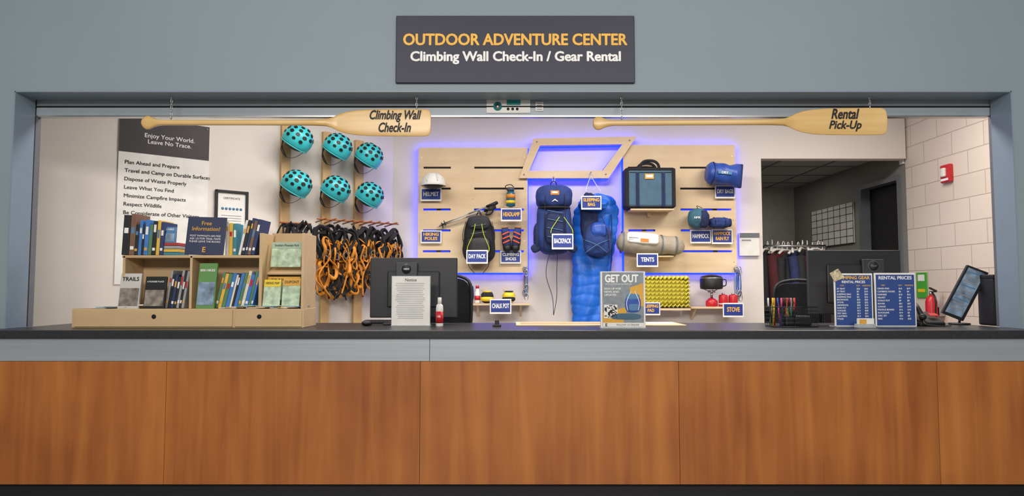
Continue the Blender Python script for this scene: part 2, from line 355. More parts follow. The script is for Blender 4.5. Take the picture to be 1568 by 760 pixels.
def helmet(u,v):
    x,z=dg(u,v,.2)
    T=TD@Matrix.Translation((x,-.2,z))@Matrix.Rotation(.4,4,'Y')@Matrix.Rotation(.5,4,'X')
    b=B('climbing_helmet',T=T,frame=TD);t=bmesh.new();bmesh.ops.create_uvsphere(t,u_segments=40,v_segments=24,radius=1)
    rx,ry,rz=.128,.122,.125
    bmesh.ops.delete(t,geom=[q for q in t.verts if q.co.z<-.46],context='VERTS')
    for q in t.verts:
        k=1+.05*max(0,-q.co.z)+.02*cos(6*math.atan2(q.co.y,q.co.x))*(1-abs(q.co.z))
        q.co=Vector((q.co.x*rx*k,q.co.y*ry*k,q.co.z*rz))
    b.add(t,TEAL,True)
    b.tube([(rx*.93*cos(a),ry*.93*sin(a),-.46*rz) for a in[2*pi*i/36 for i in range(36)]],.006,TEAL,n=6,closed=True)
    b.sph((0,0,-.01),(rx*.9,ry*.9,rz*.7),BLACK)
    for el,n,r,of in((.10,12,.016,0),(.46,11,.019,.28),(.82,9,.018,.1),(1.2,5,.017,.4)):
        for i in range(n):
            az=of+2*pi*i/n
            if sin(az)>.6 or(el<.3 and cos(az)>.2):continue
            d=Vector((cos(el)*cos(az),cos(el)*sin(az),sin(el)));p=Vector((d.x*rx,d.y*ry,d.z*rz));nn=Vector((d.x/rx,d.y/ry,d.z/rz)).normalized()
            t=bmesh.new();bmesh.ops.create_cone(t,cap_ends=True,segments=6,radius1=r,radius2=r*.9,depth=.010)
            for q in t.verts:q.co.x*=1.2
            b.add(t,BLACK,False,Matrix.Translation(p-nn*.0015)@nn.to_track_quat('Z','Y').to_matrix().to_4x4())
    b.tube(cat([(-rx*.8,-.02,-.05),(-.09,-.05,-.13),(-.02,-.06,-.17),(.05,-.04,-.14),(rx*.8,-.02,-.05)]),.002,BLACKF,rb=.008,n=6)
    b.tube(cat([(-rx*.8,.04,-.05),(-.08,.0,-.12),(-.02,-.06,-.17)]),.002,BLACKF,rb=.007,n=6)
    b.done()
for(u,v)in((456,214),(517,226),(565,240),(454,283),(514,291),(566,300)):helmet(u,v)
# harnesses
b=B('climbing_harnesses',frame=TD)
def loop(b,c,a,bb,yaw,tilt,mat,ra,rb,wob=.2):
    R=Matrix.Translation(c)@Matrix.Rotation(yaw,4,'Z')@Matrix.Rotation(tilt,4,'Y');ph=random.random()*6;p2=random.random()*6
    pts=[R@Vector((a*cos(t)*(1+wob*sin(2*t+ph)),.02*sin(3*t+ph),bb*sin(t)*(1+wob*cos(3*t+p2)))) for t in[2*pi*k/24 for k in range(24)]]
    b.tube(pts,ra,mat,rb=rb,n=8,closed=True,up=(0,1,0))
s0=dg(490,345,.2)[0];s1=dg(610,345,.2)[0];zr=dg(540,350,.2)[1]
NH=9;U=random.uniform
for i in range(NH):
    x=s0+(s1-s0)*(i+.3)/NH
    b.cyl((x,-.045,zr+.05),(x,-.28,zr+.07),.007,COPPER)
    for k in range(3):
        y=-.13-.06*k;z=zr-.0-.05*random.random()
        loop(b,(x,y,z-.11),.075,U(.10,.14),U(-.9,.9),U(-.3,.3),BLACKF,.008,.022)
        loop(b,(x+U(-.03,.03),y-.01,z-.19),.06,.10,U(-.9,.9),U(-.6,.6),ORANGE if k==2 else BLACKF,.005,.014)
        loop(b,(x+U(-.03,.03),y-.02,z-U(.28,.34)),U(.05,.075),.10,U(-.8,.8),U(-.8,.8),ORANGE if random.random()<.6 else BLACKF,.006,.016)
        loop(b,(x+U(-.05,.05),y-.02,z-U(.42,.50)),U(.05,.07),.09,U(-.8,.8),U(-1,1),BLACKF if random.random()<.5 else ORANGE,.006,.015)
        b.tube(cat([(x+U(-.05,.05),y-.04,z-.1),(x+U(-.08,.08),y-.05,z-.25),(x+U(-.08,.08),y-.05,z-.42),(x+U(-.06,.06),y-.03,z-.60)]),.002,ORANGE if (i+k)%2==0 else BLACKF,rb=.008,n=6)
        b.tube([(x+.02*cos(a)+U(-.001,.001),y-.06,z-.22+.03*sin(a)) for a in[2*pi*q/12 for q in range(12)]],.004,GREYL,n=6,closed=True)
    loop(b,(x,-.30,zr-.25),.02,.11,U(-1,1),0,ORANGE,.004,.010)
b.cyl((s0-.03,-.2,zr+.065),(s1,-.2,zr+.065),.006,COPPER)
x0,z0=dg(430,342,.15)
for i in range(7):
    loop(b,(x0+.02+.04*i,-.13,z0-.09),.045,.10,U(-1,1),.2,BLACKF,.007,.018)
b.cyl((x0,-.12,z0+.01),(x0+.28,-.12,z0+.01),.008,COPPER)
b.done()
# ================= BOOKCASE
yb=.22
b=B('display_bookcase')
xa=at(110,485,yb)[0];xb=at(465,485,yb)[0];zb1=at(300,473,yb)[1]
b.bx(xa,xb,yb,yb+.25,ZT,zb1,PLYS,.003)
for(u0,u1,uh)in((114,356,237),(360,462,398)):
    cx,cz,w,h=rc(u0,477,u1,500,yb-.006);h=zb1-ZT-.014;cz=(zb1+ZT)/2
    b.box((cx,yb-.004,cz),(w,.01,h),PLYS,bev=.002);x=at(uh,482,yb)[0];b.cyl((x,yb-.0095,cz+.01),(x,yb-.0115,cz+.01),.013,DARK)
def vert(u0,u1,v0,y0=yb+.03,y1=yb+.23):
    a=at(u0,430,y0)[0];c=at(u1,430,y0)[0];b.bx(a,c,y0,y1,zb1,at(500,v0,y0)[1],PLYS,.002)
vert(187,191,392);vert(290,294,392);vert(396,401,357)
a=at(461,430,yb)[0];c=at(465,430,yb)[0];b.bx(a,c,yb,yb+.24,zb1,at(470,357,yb)[1],PLYS,.002)
zsh=at(300,391,yb+.03)[1];xA=at(187,391,yb+.03)[0];xM=at(398,391,yb+.03)[0];xR=at(461,391,yb+.03)[0]
b.bx(xA,xM,yb+.03,yb+.23,zsh-.016,zsh,PLYS,.002)
b.bx(xA,xM,yb+.23,yb+.24,zb1,zsh,PLYS);zt=at(440,357,yb+.2)[1]
b.bx(xM,xR,yb+.23,yb+.24,zb1,zt,PLYS)
zm=at(430,414,yb+.1)[1]
b.box(((xM+xR)/2,yb+.17,zm),(xR-xM-.02,.12,.008),PLYS,rot=(.4,0,0))
b.done()
PAL=[M('book_'+n,h,.55,var=.1) for n,h in(('navy','#2a3a66'),('black','#232326'),('teal','#3d8595'),('cream','#e0d8c4'),('red','#a33a34'),('yellow','#dfb648'),('blue','#3f78c0'),('green','#57805a'),('grey','#9a9ca0'),('brown','#7a5a45'),('white','#e6e4de'))]
b=B('books')
def books(u0,u1,vt0,vt1,y,zb,dep=.15,lean=0.,thick=(5,9),pal=PAL):
    u=u0;last=None
    while u<u1-3:
        t=random.uniform(*thick);w=t/262.;x=at(u+t/2,400,y)[0]
        vt=random.uniform(vt0,vt1);h=at(u,vt,y)[1]-zb
        m=random.choice([q for q in pal if q is not last]);last=m;T0=b.T;b.T=Matrix.Translation((x,y,zb))@Matrix.Rotation(lean,4,'Y')
        h0=h/2+(w/2*abs(sin(lean)))+.001
        b.box((0,dep/2,h0),(w*.94,dep,h),m,bev=.002);b.box((0,dep/2+.004,h0+.001),(w*.8,dep*.99,h*.985),PAPER)
        c=random.choice([PAPER,OCH,SKYB,WHITE,RED])
        b.box((0,-.0005,h*random.uniform(.6,.8)),(w*.55,.002,h*random.uniform(.12,.25)),c)
        if random.random()<.6:b.box((0,-.0005,h*.18),(w*.6,.002,h*.08),random.choice([PAPER,OCH,WHITE]))
        b.T=T0;u+=t/max(.8,cos(lean))
yy=yb+.05
books(185,204,326,332,yy,zsh,lean=.04,thick=(8,12),pal=[PAL[0],PAL[1],PAL[9]])
books(204,246,337,345,yy,zsh,lean=.05,thick=(3,7),pal=PAL[:3]+PAL[5:8]+PAL[:2])
books(344,362,336,345,yy+.06,zsh,thick=(4,7),dep=.1,pal=PAL)
books(364,392,332,340,yy,zsh,lean=.2,thick=(3,6),pal=[PAL[0],PAL[1],PAL[3],PAL[4],PAL[9],PAL[10]])
books(254,286,414,425,yy,zb1,lean=.15,thick=(3,5),pal=[PAL[0],PAL[1],PAL[8],PAL[1]])
books(330,389,414,422,yy,zb1,lean=.22,thick=(3,6),pal=[PAL[5],PAL[6],PAL[3],PAL[7],PAL[1],PAL[10]])
def face(u0,v0,u1,v1,y,m,cap,tm,z=None,tilt=-.15,m2=None):
    cx,cz,w,h=rc(u0,v0,u1,v1,y);z=z if z else cz-h/2
    T0=b.T;b.T=Matrix.Translation((cx,y,z))@Matrix.Rotation(tilt,4,'X')
    b.box((0,.01,h/2),(w,.016,h),m,bev=.002)
    if m2:b.box((0,.0008,h*.33),(w*.9,.003,h*.5),m2)
    if cap:b.text(cap,0,h*.84,-.001,tm,w=w*.8,bold=.02)
    b.T=T0
face(246,346,267,371,yy+.01,SKYB,'NO HIKE',WHITE,zsh+.075,m2=PHOTO)
for i in range(4):b.box((at(258,380,yy)[0],yy+.08,zsh+.01+.019*i),(.10,.14,.017),PAL[(2,5,8,4)[i]],bev=.002)
face(300,399,328,470,yb+.0,GREEN,'800 HIKES',WHITE,zb1,m2=PHOTO)
face(180,415,212,470,yb+.0,M('brochure_pale','#c9c6bf',.6),'TRAILS',INK,zb1,m2=PHOTO2)
face(219,416,251,466,yb+.0,BLACK,'A RUGGED PLACE',WHITE,zb1,m2=PHOTO2)
b.done()
b=B('trail_maps');
def mp(u0,v0,u1,v1,y,m,cap,z,tilt=-.2,m2=MAPC):
    cx,cz,w,h=rc(u0,v0,u1,v1,y);T0=b.T;b.T=Matrix.Translation((cx,y,z))@Matrix.Rotation(tilt,4,'X')
    b.box((0,.006,h/2),(w,.01,h),m2);b.box((0,.0,h*.87),(w,.003,h*.26),m);b.text(cap,0,h*.87,-.003,INK,w=w*.8,h=h*.09,bold=.01);b.T=T0
mp(414,376,460,415,yb+.10,M('map_header_green','#a8bda6',.6),'Southern Mountain Park',zm+.02)
mp(408,412,458,448,yb+.1,OCH,'TRAIL MAP',zb1+.05)
mp(402,424,428,466,yb+.02,YEL,'HIKING MAP',zb1+.012);mp(431,422,458,466,yb+.02,OCH,'DUPONT',zb1+.012)
for i in range(14):
    cx,_,w,h=rc(330+8*i,460,363+8*i,466,yb);b.box((cx,yb+.065,zb1+.004+.003*(i%5)),(.1,.12,.003),[PAPER,OCH,PAPER,SKYB,MAPC][i%5],rot=(0,0,random.uniform(-.35,.35)))
b.done()
b=B('brochure_pile')
for i in range(8):
    x=at(148+12*i,470,yb)[0];b.box((x,yb+.065,zb1+.004+.003*i),(.11,.11,.003),[PAPER,SKYB,PHOTO2,PAPER,OCH,PAPER,PAPER,MAPC][i],rot=(0,0,random.uniform(-.35,.35)))
b.done()
b=B('information_sign');cx,cz,w,h=rc(284,330,343,389,yy);b.T=Matrix.Translation((cx,yy-.01,zsh+.002))@Matrix.Rotation(-.12,4,'X')@Matrix.Rotation(.03,4,'Y')
b.box((0,.006,h/2),(w,.012,h),M('info_navy','#2f3554',.5),bev=.002)
b.text('Free\nInformation!',0,h*.76,-.002,OCH,w=w*.72,bold=.014)
for i,s_ in enumerate(['MOST PAMPHLETS ARE FREE','ASK US FOR TRAIL MAPS','PLEASE LEAVE THE BOOKS']):b.text(s_,0,h*(.5-.075*i),-.002,WHITE,w=w*.8)
b.text('E',0,h*.14,-.002,OCH,h=h*.13,bold=.03);b.done()
# ================= COUNTER ITEMS
def monitor(u0,u1,v0,v1,y,uc,vs):
    b=B('computer_monitor');cx,cz,w,h=rc(u0,v0,u1,v1,y)
    b.box((cx,y+.022,cz),(w,.02,h),SCR,bev=.006);b.box((cx,y+.034,cz),(w-.02,.004,h-.02),DARK)
    b.box((cx,y+.008,cz-.01),(w*.6,.02,h*.6),SCR,bev=.008)
    x=at(uc,cz,y)[0]
    zt=at(uc,vs,y-.03)[1]
    b.box((x,y-.012,(ZT+.01+zt)/2),(.135,.022,zt-ZT-.01),M('stand_grey','#33353a',.4),bev=.004)
    zc=zt-.042
    b.cyl((x,y-.020,zc),(x,y-.0245,zc),.033,GREYL,n=32);b.cyl((x,y-.021,zc),(x,y-.0255,zc),.030,SCR,n=32)
    b.text('VIEW',x,zc,y-.0262,STEEL,w=.038,bold=.03)
    b.box((x,y-.02,ZT+.007),(.26,.19,.014),SCR,bev=.005)
    b.done()
monitor(566,700,395,487,.60,627,402);monitor(1238,1382,383,482,.50,1322,397)
b=B('notice_in_sign_holder');y=.40;cx,cz,w,h=rc(600,420,658,496,y);cz=ZT+h/2
b.box((cx,y+.004,cz),(w,.004,h),PAPER);b.box((cx,y+.008,cz),(w+.008,.003,h+.006),ACR)
b.box((cx,y+.03,ZT+.0025),(w+.008,.07,.005),ACR)
for i in range(20):b.box((cx-.0+random.uniform(-.008,.0),y+.001,cz+h*.36-i*h*.037),(w*random.uniform(.62,.78),.001,.0022),GREYP)
b.text('Notice',cx,cz+h*.43,y,INK,w=w*.3);b.done()
b=B('hand_sanitizer_bottle');x,_=at(673,490,.36);
b.lathe((x,.36,ZT),[(.001,0),(.021,.0),(.022,.006),(.022,.10),(.02,.125),(.011,.135)],PLW);b.lathe((x,.36,ZT),[(.0225,.02),(.0225,.09)],RED)
b.lathe((x,.36,ZT),[(.012,.133),(.012,.155),(.011,.172),(.001,.173)],PLW);b.text('GEL',x,ZT+.06,.337,WHITE,w=.022,bold=.02);b.done()
b=B('computer_mouse');x,_=at(562,490,.45);b.soft((x,.45,ZT+.016),(.062,.10,.032),BLACK,p=2.5);b.box((x,.42,ZT+.031),(.003,.03,.004),GREYL);b.done()
b=B('keyboard')
x=at(586,490,.62)[0]
b.box((x,.725,ZT+.009),(.28,.10,.014),BLACK,bev=.004)
for i in range(11):
    for j in range(4):b.box((x-.123+.0245*i,.69+.023*j,ZT+.018),(.02,.019,.006),SCR)
b.done()
b=B('wooden_tray');xa=at(790,493,.5)[0];xb=at(1045,493,.5)[0]
b.bx(xa,xb,.40,.76,ZT,ZT+.007,PLY,.002);b.bx(xa+.03,xb-.4,.50,.70,ZT+.007,ZT+.011,PLYS,.001);b.bx(xa+.5,xb-.03,.52,.68,ZT+.007,ZT+.010,PAPER)
b.done()
b=B('card_reader');x=at(761,492,.36)[0];b.box((x,.36,ZT+.006),(.05,.06,.012),BLACK,bev=.003);b.box((x,.37,ZT+.022),(.026,.02,.03),BLACK,bev=.004);b.done()
# flyer
b=B('event_flyer');y=.16;cx,cz,w,h=rc(920,416,988,503,y);cz=ZT+h/2
b.box((cx,y+.004,cz),(w,.006,h),PAPER);b.box((cx,y+.0095,cz),(w+.006,.003,h+.004),ACR);b.box((cx,y+.04,ZT+.003),(w,.09,.006),ACR)
b.box((cx,y,cz+.004),(w*.93,.002,h*.95),M('flyer_slate','#868e94',.6,var=.15,scale=30))
b.prism([(cx-w*.46,cz-h*.40),(cx+w*.0,cz-h*.40),(cx+w*.1,cz-h*.12),(cx-w*.46,cz-h*.22)],y-.0022,y-.001,OCH)
b.prism([(cx+w*.15,cz+h*.22),(cx+w*.46,cz+h*.30),(cx+w*.46,cz-h*.12),(cx+w*.2,cz-h*.05)],y-.0022,y-.001,OCH)
b.soft((cx+w*.22,y-.002,cz-h*.07),(w*.36,.004,h*.30),ROYD,p=3);b.soft((cx+w*.22,y-.003,cz+h*.06),(w*.30,.004,h*.10),SKYB,p=3);b.soft((cx+w*.24,y-.004,cz-h*.13),(w*.22,.004,h*.12),SKYB,p=4);b.soft((cx+w*.05,y-.002,cz-h*.29),(w*.7,.003,h*.11),TEALF,p=3)
for k in(-1,1):b.tube(cat([(cx+w*(.22+.04*k),y-.005,cz+.05),(cx+w*(.22+.14*k),y-.005,cz-.01),(cx+w*(.22+.12*k),y-.005,cz-.06)]),.001,WHITE,rb=.002)
b.text('GET OUT',cx-w*.03,cz+h*.38,y-.003,WHITE,w=w*.74,h=h*.13,bold=.045)
b.text('WITH OUTDOOR ADVENTURE',cx-w*.1,cz+h*.28,y-.003,WHITE,w=w*.6,h=h*.03)
for i,s_ in enumerate(['SIGN UP FOR','NEWS AND','UPDATES']):b.text(s_,cx-w*.42,cz+h*(.2-.055*i),y-.003,WHITE,size=h*.05,align='LEFT',bold=.02)
q=w*.3;qx=cx-w*.28;qz=cz-h*.2;b.box((qx,y-.0025,qz),(q,.001,q),PAPER)
for i in range(11):
    for j in range(11):
        if random.random()<.5:b.box((qx-q*.42+q*.084*i,y-.0035,qz-q*.42+q*.084*j),(q*.08,.001,q*.08),INK)
b.box((cx,y-.0025,cz-h*.435),(w*.92,.001,h*.07),PAPER)
b.text('E',cx-w*.38,cz-h*.435,y-.004,INK,h=h*.05,bold=.03);b.text('FOLLOW US ONLINE',cx+w*.1,cz-h*.435,y-.004,INK,w=w*.5);b.done()
# pen basket
b=B('pen_basket');y=.34;cx,cz,w,h=rc(1178,472,1245,497,y);d=.13;h=at(1210,471,y)[1]-ZT
for k in range(6):
    z=ZT+.003+h*k/5;b.tube([(cx-w/2,y-d/2,z),(cx+w/2,y-d/2,z),(cx+w/2,y+d/2,z),(cx-w/2,y+d/2,z)],.0015 if 0<k<5 else .003,BLACK,n=6,closed=True)
for i in range(23):
    x=cx-w/2+w*i/22
    for yq in(y-d/2,y+d/2):b.cyl((x,yq,ZT),(x,yq,ZT+h),.0012,BLACK,n=5)
b.box((cx,y,ZT+.003),(w,d,.005),BLACK);b.box((cx+.03,y+.01,ZT+.035),(w*.6,d*.7,.06),BLACK,bev=.01);b.box((cx,y-.02,ZT+.05),(.004,d*.6,.1),BLACK)
cols=[RED,YEL,SKYB,GREEN,BLACK,M('pink_plastic','#d84f8e',.4),ORANGE,ROYD,PLW]
for i in range(22):
    x=cx-w*.45+w*.5*random.random();yq=y+random.uniform(-.04,.04);dx=random.uniform(-.025,.025)
    b.cyl((x,yq,ZT+.006),(x+dx,yq,ZT+random.uniform(.12,.17)),.004,random.choice(cols),n=9)
    b.cyl((x+dx,yq,ZT+.12),(x+dx,yq,ZT+.17),.005,random.choice(cols),n=9)
b.done()
def price(u0,u1,v0,v1,y,title,rows,tri):
    b=B('price_list_sign');cx,cz,w,h=rc(u0,v0,u1,v1,y);cz=ZT+h/2+.004
    b.box((cx,y+.006,cz),(w,.008,h),PAPER,bev=.002);b.box((cx,y+.001,cz-.002),(w*.93,.002,h*.95),M('price_blue','#2c4a8c',.5))
    b.box((cx,y+.04,ZT+.003),(w*.96,.09,.006),ACR)
    if title:
        b.text(title,cx,cz+h*.42,y-.001,GOLD,w=w*.84,h=h*.06,bold=.03);b.text('RENTAL PRICES',cx,cz+h*.34,y-.001,WHITE,w=w*.6,h=h*.045,bold=.03)
    else:b.text('RENTAL PRICES',cx,cz+h*.41,y-.001,WHITE,w=w*.8,h=h*.06,bold=.03)
    for q,(s_,xx) in enumerate((('ITEM',-.3),('DAY',.12),('WEEKEND',.33))):b.text(s_,cx+w*xx,cz+h*.27,y-.001,GOLD,size=h*.035,bold=.01)
    n=len(rows)
    for i,r in enumerate(rows):
        z=cz+h*(.21-.62*i/n)
        for k,st in((-.44,r),(.08,'$'+str(random.randint(2,25))),(.28,'$'+str(random.randint(4,40)))):b.text(st,cx+w*k,z,y-.001,WHITE,size=h*.042,align='LEFT',bold=.02)
    if tri:
        b.prism([(cx-w*.62,cz+h*.50),(cx-w*.40,cz+h*.59),(cx-w*.24,cz+h*.42),(cx-w*.5,cz+h*.34)],y-.006,y-.003,M('sticker_tan','#c9bb9c',.6,var=.5,scale=60))
    b.done()
price(1278,1337,418,499,.30,'CAMPING GEAR',['2P TENT','4P TENT','SLEEPING BAG','SLEEPING PAD','BACKPACK','STOVE','HAMMOCK','RAIN FLY','COOLER','DRY BAG','LANTERN','POLES'],True)
price(1340,1403,418,500,.28,None,['CRASH PAD','CLIMBING SHOES','HARNESS','HELMET','CHALK POT','KAYAK','CANOE','PADDLE BOARD','SLACKLINE','DISC SET','BIKE'],False)
b=B('business_card_holder');x=at(1326,495,.2)[0];b.box((x,.21,ZT+.012),(.10,.05,.024),ACR,bev=.002);b.box((x,.205,ZT+.03),(.09,.02,.05),PAPER);b.box((x-.02,.194,ZT+.035),(.04,.002,.03),OCH);b.done()
b=B('desk_phone');x=at(1421,490,.42)[0];b.box((x,.45,ZT+.04),(.14,.18,.03),BLACK,rot=(.35,0,0),bev=.008);b.box((x,.45,ZT+.012),(.15,.16,.024),BLACK,bev=.006)
b.tube(cat([(x-.05,.40,ZT+.06),(x-.055,.42,ZT+.10),(x-.05,.46,ZT+.125),(x-.045,.51,ZT+.13)]),.014,BLACK,n=10);b.sph((x-.05,.39,ZT+.055),(.022,.02,.02),BLACK);b.sph((x-.045,.52,ZT+.12),(.022,.02,.02),BLACK)
b.box((x+.03,.42,ZT+.068),(.05,.04,.004),RED,rot=(.35,0,0));b.tube(cat([(x-.04,.4,ZT+.05),(x-.07,.33,ZT+.015),(x+.02,.3,ZT+.006),(x+.08,.33,ZT+.006)]),.003,BLACK,n=6);b.done()
b=B('tilted_screen_on_stand');y=.5
c0=[at(u,v,y) for u,v in((1482,406),(1514,418),(1475,492),(1443,479))]
b.prism(c0,y,y+.018,BLACK)
cx_=sum(p[0] for p in c0)/4;cz_=sum(p[1] for p in c0)/4
e1=Vector((c0[1][0]-c0[0][0],c0[1][1]-c0[0][1]));e2=Vector((c0[3][0]-c0[0][0],c0[3][1]-c0[0][1]))
def pp(a,c):return (c0[0][0]+e1.x*a+e2.x*c,c0[0][1]+e1.y*a+e2.y*c)
b.prism([pp(.08,.04),pp(.86,.04),pp(.86,.96),pp(.08,.96)],y-.002,y,PHOTO)
for i in range(9):b.prism([pp(.14,.10+.09*i),pp(.8,.10+.09*i),pp(.8,.12+.09*i),pp(.14,.12+.09*i)],y-.003,y-.001,GREYP if i%3 else SKYB)
b.tube(cat([(cx_-.01,y+.03,cz_-.02),(cx_+.02,y+.07,ZT+.12),(cx_+.0,y+.07,ZT+.01)]),.007,BLACK);b.cyl((cx_,y+.07,ZT),(cx_,y+.07,ZT+.01),.06,BLACK);b.done()
b=B('receipt_printer');y=.40;cx,cz,w,h=rc(1519,421,1542,500,y)
cz=ZT+h/2;b.box((cx,y+.06,cz-.01),(w,.14,h-.02),SCR,bev=.012);b.box((cx,y+.06,cz+h/2-.015),(w*1.02,.15,.03),BLACK,bev=.008);b.box((cx,y-.012,cz+h*.1),(w*.7,.006,.006),GREYL);b.box((cx,y-.012,cz-h*.2),(w*.7,.004,h*.3),BLACK);b.done()
def chair(x,y,ztop,wd=.44):
    b=B('office_chair');k=wd/.44;b.soft((x,y,ztop-.26),(.44*k,.07,.5),BLACKF,p=5,taper=.05);b.tube(cat([(x-.2*k,y-.03,ztop-.5),(x-.22*k,y-.03,ztop-.2),(x-.17*k,y-.03,ztop-.01),(x+.17*k,y-.03,ztop-.01),(x+.22*k,y-.03,ztop-.2),(x+.2*k,y-.03,ztop-.5)]),.012,BLACK)
    b.soft((x,y+.26,.5),(.48,.48,.09),BLACKF,p=4);b.box((x,y-.0,.62),(.06,.03,.4),BLACK,bev=.01);b.cyl((x,y+.25,.1),(x,y+.25,.46),.028,STEEL)
    for i in range(5):
        a=2*pi*i/5;b.tube([(x,y+.25,.12),(x+.28*cos(a),y+.25+.28*sin(a),.07)],.02,BLACK);b.sph((x+.28*cos(a),y+.25+.28*sin(a),.032),(.025,.02,.032),BLACK,n=12)
    b.done()
chair(at(680,430,1.2)[0],1.2,at(700,424,1.2)[1],.40);chair(at(1219,430,1.35)[0],1.35,at(1215,432,1.35)[1],.36)
# ================= GEAR WALL
def panel(u0,u1,v0,v1,segs):
    b=B('slatted_gear_panel');y=YP;x0=at(u0,320,y)[0];x1=at(u1,320,y)[0]
    V=[v0,257,289,321,353,385,v1];Z=[at(800,v,y)[1] for v in V];g=.010
    for i in range(6):
        a=Z[i]-(g if i else 0);c=Z[i+1]+(g if i<5 else 0);b.bx(x0,x1,y,y+.018,c,a,PLY)
    sx=[(at(s0,320,y)[0],at(s1,320,y)[0]) for s0,s1 in segs]
    for i in range(1,6):
        xs=[x0]+[q for s_ in sx for q in s_]+[x1]
        for k in range(0,len(xs),2):b.bx(xs[k],xs[k+1],y,y+.018,Z[i]-g,Z[i]+g,PLY)
    for xx in(x0+.2,x1-.2):b.bx(xx-.02,xx+.02,y+.018,YW-.002,Z[6]+.05,Z[0]-.05,BLACK)
    for s_ in sx:
        for i in(1,2):b.bx(s_[0]-.01,s_[1]+.01,y+.019,y+.023,Z[i]-.02,Z[i]+.02,BLACK)
    for i in range(6):
        for xx in(x0+.03,x1-.03,(x0+x1)/2):b.cyl((xx,y,(Z[i]+Z[i+1])/2),(xx,y-.002,(Z[i]+Z[i+1])/2),.004,STEEL,n=8)
    b.done()
    l=B('led_strip');i_=-.003;yl=2.882;e=.006
    zt,zb=Z[0]-i_,Z[6]+i_
    l.bx(x0+i_,x1-i_,yl-e,yl+e,zt-e,zt+e,LED);l.bx(x0+i_,x1-i_,yl-e,yl+e,zb-e,zb+e,LED);l.bx(x0+i_-e,x0+i_+e,yl-e,yl+e,zb,zt,LED);l.bx(x1-i_-e,x1-i_+e,yl-e,yl+e,zb,zt,LED)
    l.done()
    l=B('slot_led_strip')
    for k in(3,4,5):
        for s_ in sx:l.bx(s_[0]+.01,s_[1]-.01,2.845,2.85,Z[k]-.006,Z[k]+.006,M('blue_led_dim','#1030ff',.5,emis=1.3))
    l.done()
panel(640,808,226,418,[(648,690),(726,802)]);panel(955,1127,222,418,[(962,1003),(1042,1120)])
b=B('parallelogram_wood_frame');y=2.785
def qd(L):return [at(u,v,y) for u,v in L]
O=qd([(817,212),(975,209),(932,273),(795,273)]);I=qd([(827,223),(953,221),(923,261),(810,262)])
for i in range(4):b.prism([O[i],O[(i+1)%4],I[(i+1)%4],I[i]],y,y+.03,PLY)
for i in range(4):
    p=O[i];q=I[i];b.cyl(((p[0]+q[0])/2,y,(p[1]+q[1])/2),((p[0]+q[0])/2,y-.003,(p[1]+q[1])/2),.008,STEEL)
    b.cyl(((p[0]+q[0])/2,y+.03,(p[1]+q[1])/2),((p[0]+q[0])/2,YW-.002,(p[1]+q[1])/2),.012,PLY)
b.done()
l=B('led_strip')
for k_ in(.0,1.02):
    mid=[((O[i][0]*(1-k_)+I[i][0]*k_),2.882,(O[i][1]*(1-k_)+I[i][1]*k_)) for i in range(4)];l.tube(mid,.005,LED,n=6,closed=True)
l.done()
def tag(u0,v0,u1,v1,y,st):
    b=B('gear_label');cx,cz,w,h=rc(u0,v0,u1,v1,y);b.box((cx,y+.004,cz),(w,.004,h),PAPER);b.box((cx,y+.001,cz+h*.02),(w*.89,.003,h*.78),NAVY)
    n=st.count('\n')+1;ww=min(w*.78,.12*w*max(len(q) for q in st.split('\n')))
    b.text(st,cx,cz+h*.04,y-.0015,GOLD if random.random()<.25 else WHITE,w=ww,h=h*(.3 if n==1 else .56),bold=.035);b.done()
for T_ in((644,288,676,308,2.79,'HELMET'),(644,353,676,373,2.79,'HIKING\nPOLES'),(767,319,799,339,2.68,'HEADLAMP'),(714,383,747,404,2.55,'DAY PACK'),(766,384,798,404,2.79,'CLIMBING\nSHOES'),(750,458,783,481,2.59,'CHALK POT'),
 (890,300,921,321,2.50,'SLEEPING\nBAG'),(845,358,878,382,2.44,'BACKPACK'),(1095,284,1126,304,2.79,'DRY BAGS'),(1057,352,1089,373,2.79,'HAMMOCK'),(1090,351,1122,374,2.785,'HAMMOCK\nRAIN FLY'),(975,388,1008,409,2.56,'TENTS'),(982,463,1011,483,2.50,'SLEEPING\nPAD'),(1107,464,1139,486,2.58,'STOVE')):tag(*T_)
# white helmet
x,z=at(664,281,2.7)
b=B('mountaineering_helmet',Matrix.Translation((x,2.69,z)));t=bmesh.new();bmesh.ops.create_uvsphere(t,u_segments=36,v_segments=20,radius=1)
bmesh.ops.delete(t,geom=[q for q in t.verts if q.co.z<-.25],context='VERTS')
for q in t.verts:
    k=1+.12*max(0,.15-q.co.z);q.co=Vector((q.co.x*.112*k,q.co.y*.10*k,q.co.z*.10))
b.add(t,PLW,True);b.sph((0,0,-.005),(.10,.09,.05),BLACK)
for i in(-1,1):b.tube(cat([(i*.05,-.098,.01),(i*.045,-.085,.06),(i*.03,-.04,.094)]),.004,PLW,n=6)
b.tube([(.118*cos(a),.105*sin(a),-.022) for a in[2*pi*i/30 for i in range(30)]],.005,PLW,n=6,closed=True)
for i in range(4):b.sph((.05+.012*i,-.078+.01*i,.03),(.003,.004,.014),BLACK,n=8)
b.cyl((0,.09,0),(0,.128,0),.012,PLANK);b.done()
